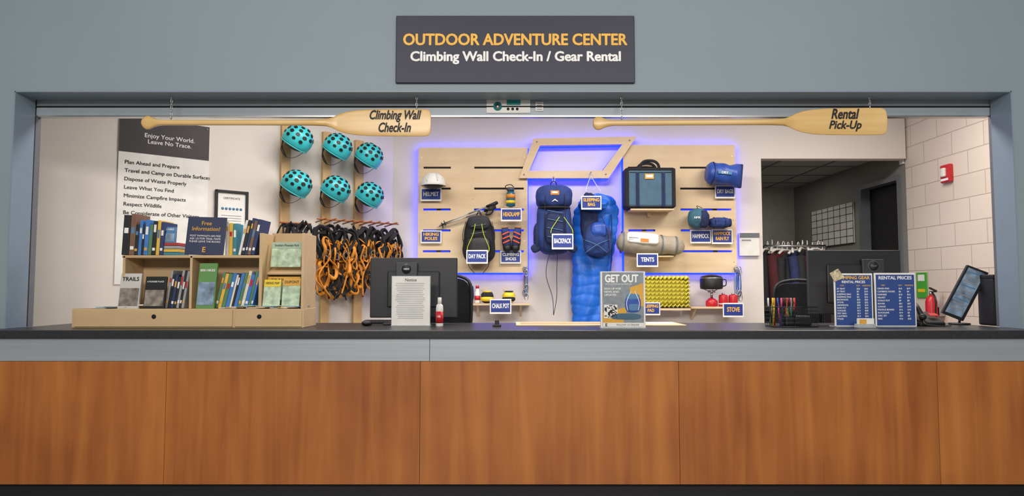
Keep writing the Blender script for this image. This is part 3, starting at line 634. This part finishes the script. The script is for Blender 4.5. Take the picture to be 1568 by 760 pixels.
# poles
b=B('trekking_poles')
for k,(a,c) in enumerate((((672,347),(757,318)),((676,344),(760,311)))):
    p0=at(*a,2.78);p1=at(*c,2.74);P0=Vector((p0[0],2.78,p0[1]));P1_=Vector((p1[0],2.74,p1[1]));d=P1_-P0
    b.cyl(P0,P0+d*.5,.005,STEEL);b.cyl(P0+d*.5,P0+d*.82,.008,GREYP);b.cyl(P0+d*.82,P1_,.014,BLACK,r1=.017);b.sph(P1_,.018,BLACK,n=12);b.cyl(P0+d*.06,P0+d*.065,.03,BLACK)
    b.cyl(P0-d*.03,P0,.003,STEEL);b.tube(cat([P1_,P1_+Vector((-.03,-.02,-.06)),P1_+Vector((-.08,-.02,-.07)),P1_-d*.1]),.003,BLACKF,rb=.008)
p=at(735,325,2.79);b.cyl((p[0],2.818,p[1]),(p[0],2.74,p[1]),.006,STEEL)
b.done()
# water bottle
b=B('water_bottle');x,z=at(782,317,2.74);b.lathe((x,2.745,z),[(.001,0),(.042,0),(.044,.01),(.044,.11),(.04,.135),(.03,.15)],M('bottle_teal','#2a6f88',.2,trans=.3));b.lathe((x,2.745,z),[(.034,.148),(.034,.185),(.001,.187)],M('cap_grey','#3a4a55',.4))
b.lathe((x,2.745,z),[(.045,.08),(.045,.12)],ORANGE);b.lathe((x,2.745,z),[(.045,.03),(.045,.06)],YEL);b.tube(cat([(x-.034,2.745,z+.16),(x-.05,2.745,z+.2),(x,2.745,z+.215),(x+.03,2.745,z+.19)]),.004,BLACK);b.box((x,2.765,z-.005),(.12,.1,.008),PLY);b.done()
# climbing shoes
b=B('climbing_shoes')
for s_,u in((-1,775),(1,791)):
    x,z=at(u,366,2.76)
    T0=b.T;b.T=Matrix.Translation((x,2.755,z))@Matrix.Rotation(s_*.12,4,'Y')
    b.soft((0,0,-.04),(.085,.08,.15),NAVYD,p=2.6,taper=-.05);b.soft((0,-.005,.055),(.075,.07,.11),NAVYF,p=2.8);b.soft((0,-.012,-.09),(.08,.08,.07),BLACK,p=2.6)
    for q in range(3):b.box((0,-.043,-.03+.04*q),(.07,.006,.014),M('shoe_orange_red','#d8512a',.6),rot=(0,.3*s_,0),bev=.002)
    b.tube([(.03*cos(a),-.01+.025*sin(a),.108) for a in[2*pi*i/14 for i in range(14)]],.005,ORANGE,n=6,closed=True)
    b.T=T0
b.done()
def strap(b,pts,m=BLACKF,w=.012):b.tube(cat(pts),.003,m,rb=w,n=6,up=(0,1,0))
b=B('daypack');cx,cz,w,h=rc(709,324,757,404,2.65)
b.soft((cx,2.72,cz-.02),(w,.18,h*.88),BLACKF,p=3.2,nz=.08,taper=.12);b.soft((cx,2.63,cz-h*.2),(w*.78,.08,h*.42),BLACK,p=3.5,nz=.05);b.soft((cx,2.66,cz+h*.28),(w*.72,.12,h*.28),M('charcoal_fabric','#2e2f34',.8,bump=.3),p=3,nz=.05)
strap(b,[(cx-w*.42,2.66,cz+h*.3),(cx-w*.5,2.6,cz),(cx-w*.35,2.62,cz-h*.4)]);strap(b,[(cx+w*.42,2.66,cz+h*.3),(cx+w*.52,2.6,cz),(cx+w*.4,2.62,cz-h*.4)])
for k in(-1,1):
    strap(b,[(cx+k*.03,2.6,cz+h*.25),(cx+k*.05,2.585,cz+h*.05),(cx+k*.1,2.57,cz-h*.2),(cx+k*.09,2.56,cz-h*.3)],LIME,.003)
    strap(b,[(cx+k*.1,2.66,cz-h*.4),(cx+k*.09,2.64,cz-h*.55),(cx+k*.04,2.66,cz-h*.68)])
for q in range(3):strap(b,[(cx-.07,2.60,cz+.1-.07*q),(cx+.07,2.60,cz+.12-.07*q)],GREYL,.003)
b.tube(cat([(cx-.03,2.7,cz+h*.4),(cx,2.7,cz+h*.52),(cx+.03,2.7,cz+h*.4)]),.005,BLACKF);b.cyl((cx,2.818,cz+h*.49),(cx,2.69,cz+h*.49),.006,STEEL);b.done()
# hiking backpack
b=B('hiking_backpack');cx,cz,w,h=rc(820,286,877,388,2.60)
yq=2.66
b.soft((cx,yq,cz-h*.08),(w*.92,.30,h*.86),NAVYF,p=3.8,nz=.06,taper=.02)
b.soft((cx,yq-.03,cz+h*.34),(w*.97,.32,h*.36),NAVYF,p=3.4,nz=.05);b.soft((cx,yq-.14,cz-h*.14),(w*.55,.1,h*.5),NAVYD,p=3.5,nz=.05)
b.soft((cx,yq-.02,cz+h*.17),(w*.88,.33,h*.06),BLACKF,p=3)
for k in(-1,1):
    b.soft((cx+k*w*.42,yq,cz-h*.25),(.09,.2,h*.42),NAVYD,p=3,nz=.08)
    b.soft((cx+k*w*.48,yq-.06,cz-h*.42),(.10,.05,.08),NAVYD,p=3,rot=(0,k*.5,0))
    strap(b,[(cx+k*w*.25,yq-.17,cz+h*.42),(cx+k*w*.27,yq-.20,cz+h*.1),(cx+k*w*.3,yq-.17,cz-h*.45)],BLACKF,.009)
    strap(b,[(cx+k*.03,yq-.1,cz-h*.4),(cx+k*.05-.03,yq-.1,cz-h*.8),(cx-.0+k*.02,yq-.08,cz-h*1.15),(cx-.01,yq-.08,cz-h*1.42)],NAVYD,.013)
    strap(b,[(cx+.06+k*.02,yq-.2,cz+h*.02),(cx+.06+k*.09,yq-.215,cz-h*.15),(cx+.06+k*.10,yq-.225,cz-h*.22)],LIME,.0035)
b.box((cx,yq-.19,cz+h*.38),(.08,.006,.04),ORANGE,bev=.002);b.box((cx,yq-.194,cz+h*.385),(.05,.003,.016),WHITE)
b.prism([(cx-.03,cz+h*.25),(cx,cz+h*.29),(cx+.03,cz+h*.25),(cx+.02,cz+h*.25),(cx,cz+h*.27),(cx-.02,cz+h*.25)],yq-.192,yq-.187,WHITE)
for q in range(4):strap(b,[(cx-w*.2,yq-.195,cz+h*.12-q*.08),(cx+w*.2,yq-.195,cz+h*.08-q*.08)],SKYB,.003)
b.tube(cat([(cx-.03,yq,cz+h*.5),(cx-.02,yq,cz+h*.58),(cx+.02,yq,cz+h*.58),(cx+.03,yq,cz+h*.5)]),.005,BLACKF)
b.tube([(cx+.012*cos(a),yq,cz+h*.62+.03*sin(a)) for a in[2*pi*i/14 for i in range(14)]],.004,STEEL,n=6,closed=True);b.cyl((cx,YW-.01,cz+h*.65),(cx,yq,cz+h*.65),.005,STEEL);b.done()
# sleeping bag
b=B('sleeping_bag');R=[]
y=2.775;N_=170
vt,vb=300,560
for i in range(N_):
    f=i/(N_-1);v=vt+(vb-vt)*f
    ce=915-13*min(1,f/.6)
    x0,z=at(ce,v,y)
    wp=(18+15*min(1,f/.09)**.6) if f<.09 else 33+3*sin(min(1,(f-.09)/.25)*pi)-7*min(1,(f-.09)/.6)
    wr=wp/157.
    q=.95+.06*abs(sin(f*pi*17))**.7
    R.append([Vector((x0+wr*q*cos(a)*(1+.03*sin(f*23)),y+.09*q*(abs(sin(a))**.8)*math.copysign(1,sin(a))*(1+.13*sin(6*a+3*sin(f*9))),z+.012*sin(3*a+i*.2))) for a in[2*pi*k/48 for k in range(48)]])
b.rings(R,ROYAL)
xz,zz=at(934,330,y);b.tube(cat([(xz,y-.085,zz),(xz+.0,y-.095,zz-.4),(xz-.06,y-.09,zz-.9),(xz-.08,y-.08,zz-1.1)]),.004,NAVYD,rb=.012,up=(0,1,0))
cx,cz,w,h=rc(884,300,938,398,2.64)
b.soft((cx-.05,2.67,cz+h*.15),(w*.5,.12,h*.8),NAVYD,p=2.6,nz=.1);b.soft((cx+.02,2.61,cz-h*.2),(w*.8,.16,h*.5),NAVYF,p=2.7,nz=.15)
b.soft((cx+.03,2.57,cz-h*.05),(w*.5,.12,h*.25),ROYD,p=2.6,nz=.1);b.soft((cx-.02,2.61,cz+h*.36),(w*.8,.14,h*.2),ROYAL,p=2.6,nz=.2)
for k in(-1,1):strap(b,[(cx+k*.05,2.55,cz+.1),(cx+k*.1,2.52,cz-.05),(cx+k*.12,2.54,cz-.2)],BLACKF,.008);strap(b,[(cx+k*.12,2.54,cz-.12),(cx,2.51,cz-.17),(cx-k*.1,2.54,cz-.24)],SKYB,.005)
x0,z0=at(905,272,2.7)
for k in(-1,1):b.tube(cat([(x0,2.72,z0+.02),(x0+k*.05,2.62,z0-.1),(x0+k*.07,2.52,z0-.16)]),.003,PLW)
b.tube([(x0+.014*cos(a),2.72,z0+.02+.035*sin(a)) for a in[2*pi*i/14 for i in range(14)]],.004,STEEL,n=6,closed=True);b.cyl((x0,YW-.01,z0+.055),(x0,2.71,z0+.055),.005,STEEL)
b.done()
# cooler bag
b=B('cooler_bag');cx,cz,w,h=rc(958,257,1034,318,2.6);b.box((cx,2.70,cz),(w,.20,h),TEALF,bev=.03,seg=4)
for k in(-1,1):
    b.box((cx+k*w*.47,2.69,cz),(.035,.205,h*.98),BLACKF,bev=.012)
    b.box((cx+k*w*.26,2.596,cz-h*.05),(.03,.008,h*.86),NAVYD,bev=.002)
b.box((cx,2.70,cz+h*.46),(w*.97,.205,.035),BLACKF,bev=.012);b.box((cx,2.70,cz-h*.48),(w*.97,.205,.02),BLACKF,bev=.008)
for yq in(2.63,2.77):b.tube(cat([(cx-w*.2,yq,cz+h*.45),(cx-w*.17,yq,cz+h*.60),(cx-w*.08,yq,cz+h*.68),(cx+w*.08,yq,cz+h*.68),(cx+w*.17,yq,cz+h*.60),(cx+w*.2,yq,cz+h*.45)]),.008,BLACKF,rb=.014,n=8)
b.box((cx-.01,2.596,cz+h*.28),(.085,.008,.05),OCH,bev=.002);b.box((cx-.01,2.592,cz+h*.285),(.06,.003,.025),WHITE)
b.tube([(cx-w*.42,2.598,cz+h*.38),(cx+w*.42,2.598,cz+h*.38)],.003,BLACK,n=6);zcool=cz-h/2-.006;b.done()
b=B('display_shelf');cx,cz,w,h=rc(963,318,1029,322,2.7);b.box((cx,2.71,zcool-.010),(w,.2,.016),PLY,bev=.002);b.box((cx,2.79,zcool-.04),(.03,.05,.045),PLY);b.done()
# dry bag
b=B('dry_bag');cx,cz,w,h=rc(1083,250,1135,284,2.68)
b.T=Matrix.Translation((cx,2.70,cz))@Matrix.Rotation(.10,4,'Y')
R=[]
for i in range(26):
    f=i/25;x=-w/2+w*f;r=h/2*(.96+.04*sin(f*17)) * (1 if .1<f else (.75+2.5*f)) 
    zz=1
    if f>.8:r*=1+.15*(f-.8)/.2;zz=1-.75*(f-.8)/.2
    R.append([Vector((x,r*zz*sin(a)*(1+.05*sin(3*a+f*8)),r*cos(a)*(1+.04*sin(4*a+f*9)))) for a in[2*pi*k/28 for k in range(28)]])
b.rings(R,ROYD);b.box((-.02,-h*.5,0),(w*.4,.006,.03),SKYB);b.text('DRY',-.02,0,-h*.52,WHITE,w=.06,bold=.02)
b.box((w/2,0,0),(.03,.04,h*1.08),NAVYD,bev=.01);b.tube([( -w*.35,h*.51*cos(a),h*.51*sin(a)) for a in[2*pi*i/24 for i in range(24)]],.004,NAVYD,n=6,closed=True);b.done()
b=B('packed_hammock');cx,cz,w,h=rc(1054,319,1085,350,2.7);b.soft((cx,2.72,cz),(w,.18,h),M('hammock_teal','#37677c',.7,bump=.4,var=.2),p=2.3,nz=.08);b.soft((cx+.04,2.68,cz-.01),(w*.55,.12,h*.9),NAVYD,p=2.5,nz=.1)
b.text('HMK',cx-.03,cz,2.62,WHITE,w=.06,bold=.02);b.tube(cat([(cx,2.7,cz+h*.45),(cx-.02,2.68,cz+h*.6),(cx+.03,2.68,cz+h*.5)]),.003,BLACKF);b.cyl((cx,2.818,cz+.02),(cx,2.75,cz+.02),.006,STEEL);b.done()
b=B('packed_rain_fly');cx,cz,w,h=rc(1086,333,1120,349,2.7);b.soft((cx,2.73,cz),(w,.12,h),NAVYF,p=3,nz=.08);b.soft((cx+w*.45,2.73,cz),(.03,.1,h*.8),NAVYD,p=3)
for k in(-.25,.2):b.tube([(cx+w*k,2.73+.062*cos(a),cz+h*.52*sin(a)) for a in[2*pi*i/20 for i in range(20)]],.003,BLACKF,n=6,closed=True)
b.cyl((cx,2.818,cz),(cx,2.76,cz),.006,STEEL);b.done()
# tent
b=B('packed_tent');cx,cz,w,h=rc(945,358,1050,390,2.64);b.T=Matrix.Translation((cx,2.69,cz))@Matrix.Rotation(.08,4,'Y');R=[]
for i in range(40):
    f=i/39;x=-w/2+w*f;e=(1-abs(2*f-1)**8)**.5 if 0<f<1 else .2
    r=h/2*max(.2,e)*(1+.03*sin(f*31))*(1.04-.14*f)
    R.append([Vector((x,r*1.0*sin(a)*(1+.03*sin(4*a+f*11)),r*cos(a)*(1+.05*sin(3*a+f*9)))) for a in[2*pi*k/32 for k in range(32)]])
b.rings(R,TAN)
for k in(-.42,.15,.36):b.tube([(w*k,h*.52*cos(a)*(1-.1*k),h*.51*sin(a)*(1-.14*k)) for a in[2*pi*i/28 for i in range(28)]],.002,GREYL,rb=.008,n=6,closed=True,up=(1,0,0))
b.soft((-w*.14,-h*.34,h*.2),(w*.46,h*.4,h*.55),PAPER,p=6,rot=(-.3,0,0));b.box((-w*.12,-h*.56,h*.13),(.08,.006,.035),M('tent_logo_orange','#e07a2a',.6),rot=(-.3,0,0),bev=.003)
for q in range(3):b.box((-w*.28,-h*.555,h*(.22-.08*q)),(.09,.004,.005),GREYP,rot=(-.3,0,0))
b.T=Matrix.Identity(4);b.box((cx+.06,2.735,cz-h*.58),(.3,.165,.012),PLY);b.done()
# shelves
for(u0,u1,v)in((716,812,465),(1058,1136,470)):
    b=B('display_shelf');cx,cz,w,h=rc(u0,v,u1,v+3,2.62);b.box((cx,2.755,cz),(w,.26,.018),PLY,bev=.002)
    for k in(-1,1):b.prism([(-.02,cz-.01),(-.20,cz-.01),(-.02,cz-.12)],-.01,.01,PLY,Matrix.Translation((cx+k*w*.35,2.9,0))@Matrix.Rotation(pi/2,4,'Z'))
    b.done()
zS=rc(716,465,812,468,2.62)[1]+.010
for i,u in enumerate((746,779)):
    b=B('chalk_pot');x,_=at(u,455,2.7);b.soft((x,2.71,zS+.055),(.12,.11,.11),YEL if i else BLACKF,p=2.8,nz=.08);b.soft((x,2.70,zS+.04),(.124,.115,.05),BLACKF if i else YEL,p=3)
    b.tube([(x+.035*cos(a),2.71+.035*sin(a),zS+.108) for a in[2*pi*k/18 for k in range(18)]],.009,YEL if not i else BLACKF,n=8,closed=True);b.tube(cat([(x-.03,2.68,zS+.1),(x-.05,2.65,zS+.13),(x,2.66,zS+.14)]),.003,YEL);b.done()
b=B('chalk_bottle');x,_=at(731,455,2.7);b.lathe((x,2.7,zS),[(.001,0),(.026,0),(.027,.01),(.027,.10),(.015,.12),(.015,.14)],PLW);b.lathe((x,2.7,zS),[(.017,.14),(.017,.165),(.001,.166)],RED);b.lathe((x,2.7,zS),[(.028,.03),(.028,.07)],RED);b.done()
b=B('chalk_ball_bag');x,_=at(719,450,2.72);b.soft((x,2.74,zS+.09),(.08,.1,.17),NAVYF,p=2.6,nz=.1);b.tube(cat([(x-.02,2.72,zS+.17),(x,2.70,zS+.21),(x+.02,2.72,zS+.17)]),.004,SKYB);b.done()
def bundle(u,v0,v1,cols):
    b=B('carabiner_bundle');x,z0=at(u,v0,2.76);_,z1=at(u,v1,2.76)
    b.cyl((x,2.815,z0),(x,2.70,z0),.005,STEEL)
    for i in range(5):
        xx=x+random.uniform(-.025,.025);zt=z0-random.uniform(0,.05);zb_=z1+random.uniform(0,.1)
        pts=[(xx+.014*cos(a),2.76-.015*i,(zt+zb_)/2+(zt-zb_)/2*sin(a)) for a in[2*pi*k/18 for k in range(18)]];b.tube(pts,.003,cols[i%len(cols)],rb=.006,n=6,closed=True)
        b.tube([(xx+.018*cos(a),2.745-.015*i,zb_+.035*sin(a)) for a in[2*pi*k/14 for k in range(14)]],.004,STEEL,n=6,closed=True)
        b.tube([(xx+.016*cos(a),2.745-.015*i,zt+.03*sin(a)) for a in[2*pi*k/14 for k in range(14)]],.004,STEEL,n=6,closed=True)
    b.done()
bundle(805,412,456,[SKYB,ORANGE,NAVYF,STEEL]);bundle(1127,410,458,[ROYAL,SKYB,STEEL,NAVYF])
# sleeping pad
b=B('foam_sleeping_pad');x0,zt=at(966,426,2.6);x1,zb_=at(1056,468,2.6);nl=8
for k in range(nl):
    z=zt+(zb_-zt)*k/(nl-1);pts=[]
    for i in range(29):
        pts.append((x0+(x1-x0)*i/28,2.66,z+(.012 if i%2 else -.012)))
    b.tube(pts,.10,PADY,rb=.0125,n=6,up=(0,0,1))
b.soft(((x0+x1)/2,2.66,(zt+zb_)/2),((x1-x0)*.97,.17,(zt-zb_)*.95),PADD,p=6);b.box(((x0+x1)/2,2.72,zb_-.035),((x1-x0),.3,.018),PLY);b.done()
# stove
zR=rc(1058,470,1136,473,2.62)[1]+.010
b=B('camp_stove');x,_=at(1090,450,2.68);b.lathe((x,2.69,zR),[(.001,0),(.05,0),(.055,.01),(.055,.05),(.03,.075),(.012,.08)],RED);b.cyl((x,2.69,zR+.08),(x,2.69,zR+.14),.012,STEEL);b.cyl((x,2.69,zR+.13),(x,2.69,zR+.15),.035,STEEL)
b.lathe((x,2.69,zR),[(.07,.16),(.10,.165),(.105,.18),(.105,.27),(.10,.275),(.09,.285),(.03,.30),(.001,.302)],BLACK);b.lathe((x,2.69,zR),[(.1065,.262),(.1065,.27)],STEEL);b.tube(cat([(x+.10,2.69,zR+.25),(x+.13,2.67,zR+.25),(x+.13,2.67,zR+.2),(x+.10,2.69,zR+.19)]),.005,BLACK)
for i in range(3):
    a=2*pi*i/3+.4;b.tube([(x+.03*cos(a),2.69+.03*sin(a),zR+.145),(x+.07*cos(a),2.69+.07*sin(a),zR+.16)],.004,STEEL)
b.done()
for u in(1108,1123):
    b=B('fuel_canister');x,_=at(u,460,2.66);b.lathe((x,2.67,zR),[(.001,0),(.038,0),(.042,.008),(.042,.095),(.036,.11),(.001,.112)],RED,n=20);b.lathe((x,2.67,zR),[(.043,.02),(.043,.03)],WHITE);b.cyl((x,2.67,zR+.11),(x,2.67,zR+.125),.014,STEEL);b.done()
b=B('wall_document_holder');y=YW-.035;b.pbox(1132,357,1163,392,y,.03,PLW,.004);b.pbox(1133,357,1163,364,y-.004,.004,GREYF);b.pbox(1136,367,1150,369,y-.003,.002,GREYP);b.done()
b=B('fire_alarm_strobe');ya,za=onx(1453,266,XC)
b.box((XC-.021,ya,za),(.04,.13,.16),RED,bev=.01);b.box((XC-.05,ya,za+.01),(.03,.05,.08),PLW,bev=.01);b.box((XC-.042,ya,za-.055),(.006,.1,.02),WHITE);b.done()
b=B('fire_extinguisher');ya,za=onx(1424,452,XC-.12)
b.lathe((XC-.11,ya,za-.36),[(.001,0),(.045,0),(.048,.02),(.048,.30),(.035,.34),(.015,.36)],RED);b.cyl((XC-.11,ya,za),(XC-.11,ya,za+.03),.015,STEEL);b.box((XC-.11,ya-.03,za+.05),(.02,.10,.015),BLACK,rot=(.3,0,0),bev=.004);b.box((XC-.11,ya-.03,za+.03),(.02,.08,.01),BLACK,bev=.003)
b.tube(cat([(XC-.11,ya-.02,za+.02),(XC-.12,ya-.08,za-.04),(XC-.12,ya-.07,za-.2)]),.008,BLACK);b.box((XC-.03,ya,za-.15),(.055,.05,.08),STEEL);b.done()
b=B('safety_sign');ya,za=onx(1413,437,XC);b.box((XC-.008,ya,za),(.01,.16,.24),M('safety_green','#4aa83c',.5),bev=.002);b.box((XC-.014,ya,za+.07),(.003,.1,.06),WHITE);b.box((XC-.014,ya,za-.05),(.003,.11,.03),YEL);b.done()
b=B('whiteboard_calendar');y0,z0=onx(1245,345,XC);y1,z1_=onx(1309,340,XC);zt=onx(1309,309,XC)[1];zb_=onx(1309,372,XC)[1]
b.bx(XC-.02,XC-.003,y1,y0,zb_,zt,PLW,.004)
for i in range(8):
    yy_=y1+(y0-y1)*i/7;b.bx(XC-.0225,XC-.02,yy_-.004,yy_+.004,zb_,zt,INK)
for i in range(6):
    z=zb_+(zt-zb_)*i/5*.9;b.bx(XC-.0225,XC-.02,y1,y0,z-.003,z+.003,INK)
b.done()
# jackets
b=B('coat_rack');y=3.35;xa,zr=at(1170,377,y);xb,_=at(1264,377,y);b.cyl((xa,y,zr),(xb,y,zr),.014,STEEL)
for x in(xa,xb):
    b.cyl((x,y,.03),(x,y,zr),.014,STEEL);b.cyl((x,y-.25,.015),(x,y+.25,.015),.014,STEEL)
cols=[BLACKF,MAR,BLACKF,M('deep_red_fabric','#6b1d22',.9,var=.2),BLACKF,NAVYD,BLACKF]
n=12
for i in range(n):
    x=xa+(xb-xa)*(i+.6)/(n+.2);yaw=.95+random.uniform(-.35,.35);T0=b.T;b.T=Matrix.Translation((x,y,zr+random.uniform(0,.03)))@Matrix.Rotation(yaw,4,'Z');m=cols[i%7]
    b.tube(cat([(0,0,-.05),(0,0,.0),(.02,0,.035),(.045,0,.02),(.04,0,0)]),.005,PLW,n=6);b.tube(cat([(0,0,-.05),(-.12,0,-.055),(-.21,0,-.09)]),.013,PLW);b.tube(cat([(0,0,-.05),(.12,0,-.055),(.21,0,-.09)]),.013,PLW)
    R=[]
    for k in range(14):
        f=k/13;z=-.075-.75*f;hw=.07+.15*min(1,f/.12) if f<.12 else .22+.03*f
        R.append([Vector((hw*cos(a),.045*(1+.25*sin(4*a+i+f*4))*sin(a),z)) for a in[2*pi*q/24 for q in range(24)]])
    b.rings(R,m)
    for k in(-1,1):b.tube(cat([(k*.19,0,-.14),(k*.25,-.02,-.4),(k*.26,-.03,-.68)]),.05,m,rb=.04,n=10)
    b.T=T0
b.done()
# ================= LIGHTS
def area(n,loc,sx,sy,e,col,rot=(0,0,0)):
    l=bpy.data.lights.new(n,'AREA');l.shape='RECTANGLE';l.size=sx;l.size_y=sy;l.energy=e;l.color=col
    o=bpy.data.objects.new(n,l);o.location=loc;o.rotation_euler=rot;bpy.context.scene.collection.objects.link(o)
area('lobby_ceiling_and_fill_light',(-1.8,-2.8,3.7),1.2,.6,24,(1,.95,.88),(.3,0,0))
area('lobby_ceiling_and_fill_light',(1.8,-2.8,3.7),1.2,.6,24,(1,.95,.88),(.3,0,0))
area('lobby_ceiling_and_fill_light',(-1.4,-6.4,3.3),2.0,.8,150,(1,.95,.89),(1.05,0,0))  # this and the next: rear fill, added to brighten the shutter housing
area('lobby_ceiling_and_fill_light',(1.4,-6.4,3.3),2.0,.8,150,(1,.95,.89),(1.05,0,0))
area('office_ceiling_light',(-1.2,1.1,3.05),1.2,.6,38,(1,.94,.87))
area('office_ceiling_light',(.6,1.2,3.05),1.2,.6,52,(1,.94,.87))
area('office_ceiling_light',(2.6,1.3,3.05),1.2,.6,50,(1,.93,.84))
area('storage_ceiling_light',(2.9,4.6,ZB-.02),.6,.6,5,(1,.95,.9))
w=bpy.data.worlds.new('World');bpy.context.scene.world=w;w.use_nodes=True
w.node_tree.nodes['Background'].inputs[0].default_value=(.9,.94,1,1);w.node_tree.nodes['Background'].inputs[1].default_value=.22
c=bpy.data.cameras.new('Camera');c.sensor_width=36;c.sensor_fit='HORIZONTAL';c.lens=36*F/1568
o=bpy.data.objects.new('Camera',c);o.location=CAM;o.rotation_euler=(pi/2+TH,0,0);bpy.context.scene.collection.objects.link(o);bpy.context.scene.camera=o
bpy.context.scene.view_settings.view_transform='Standard'
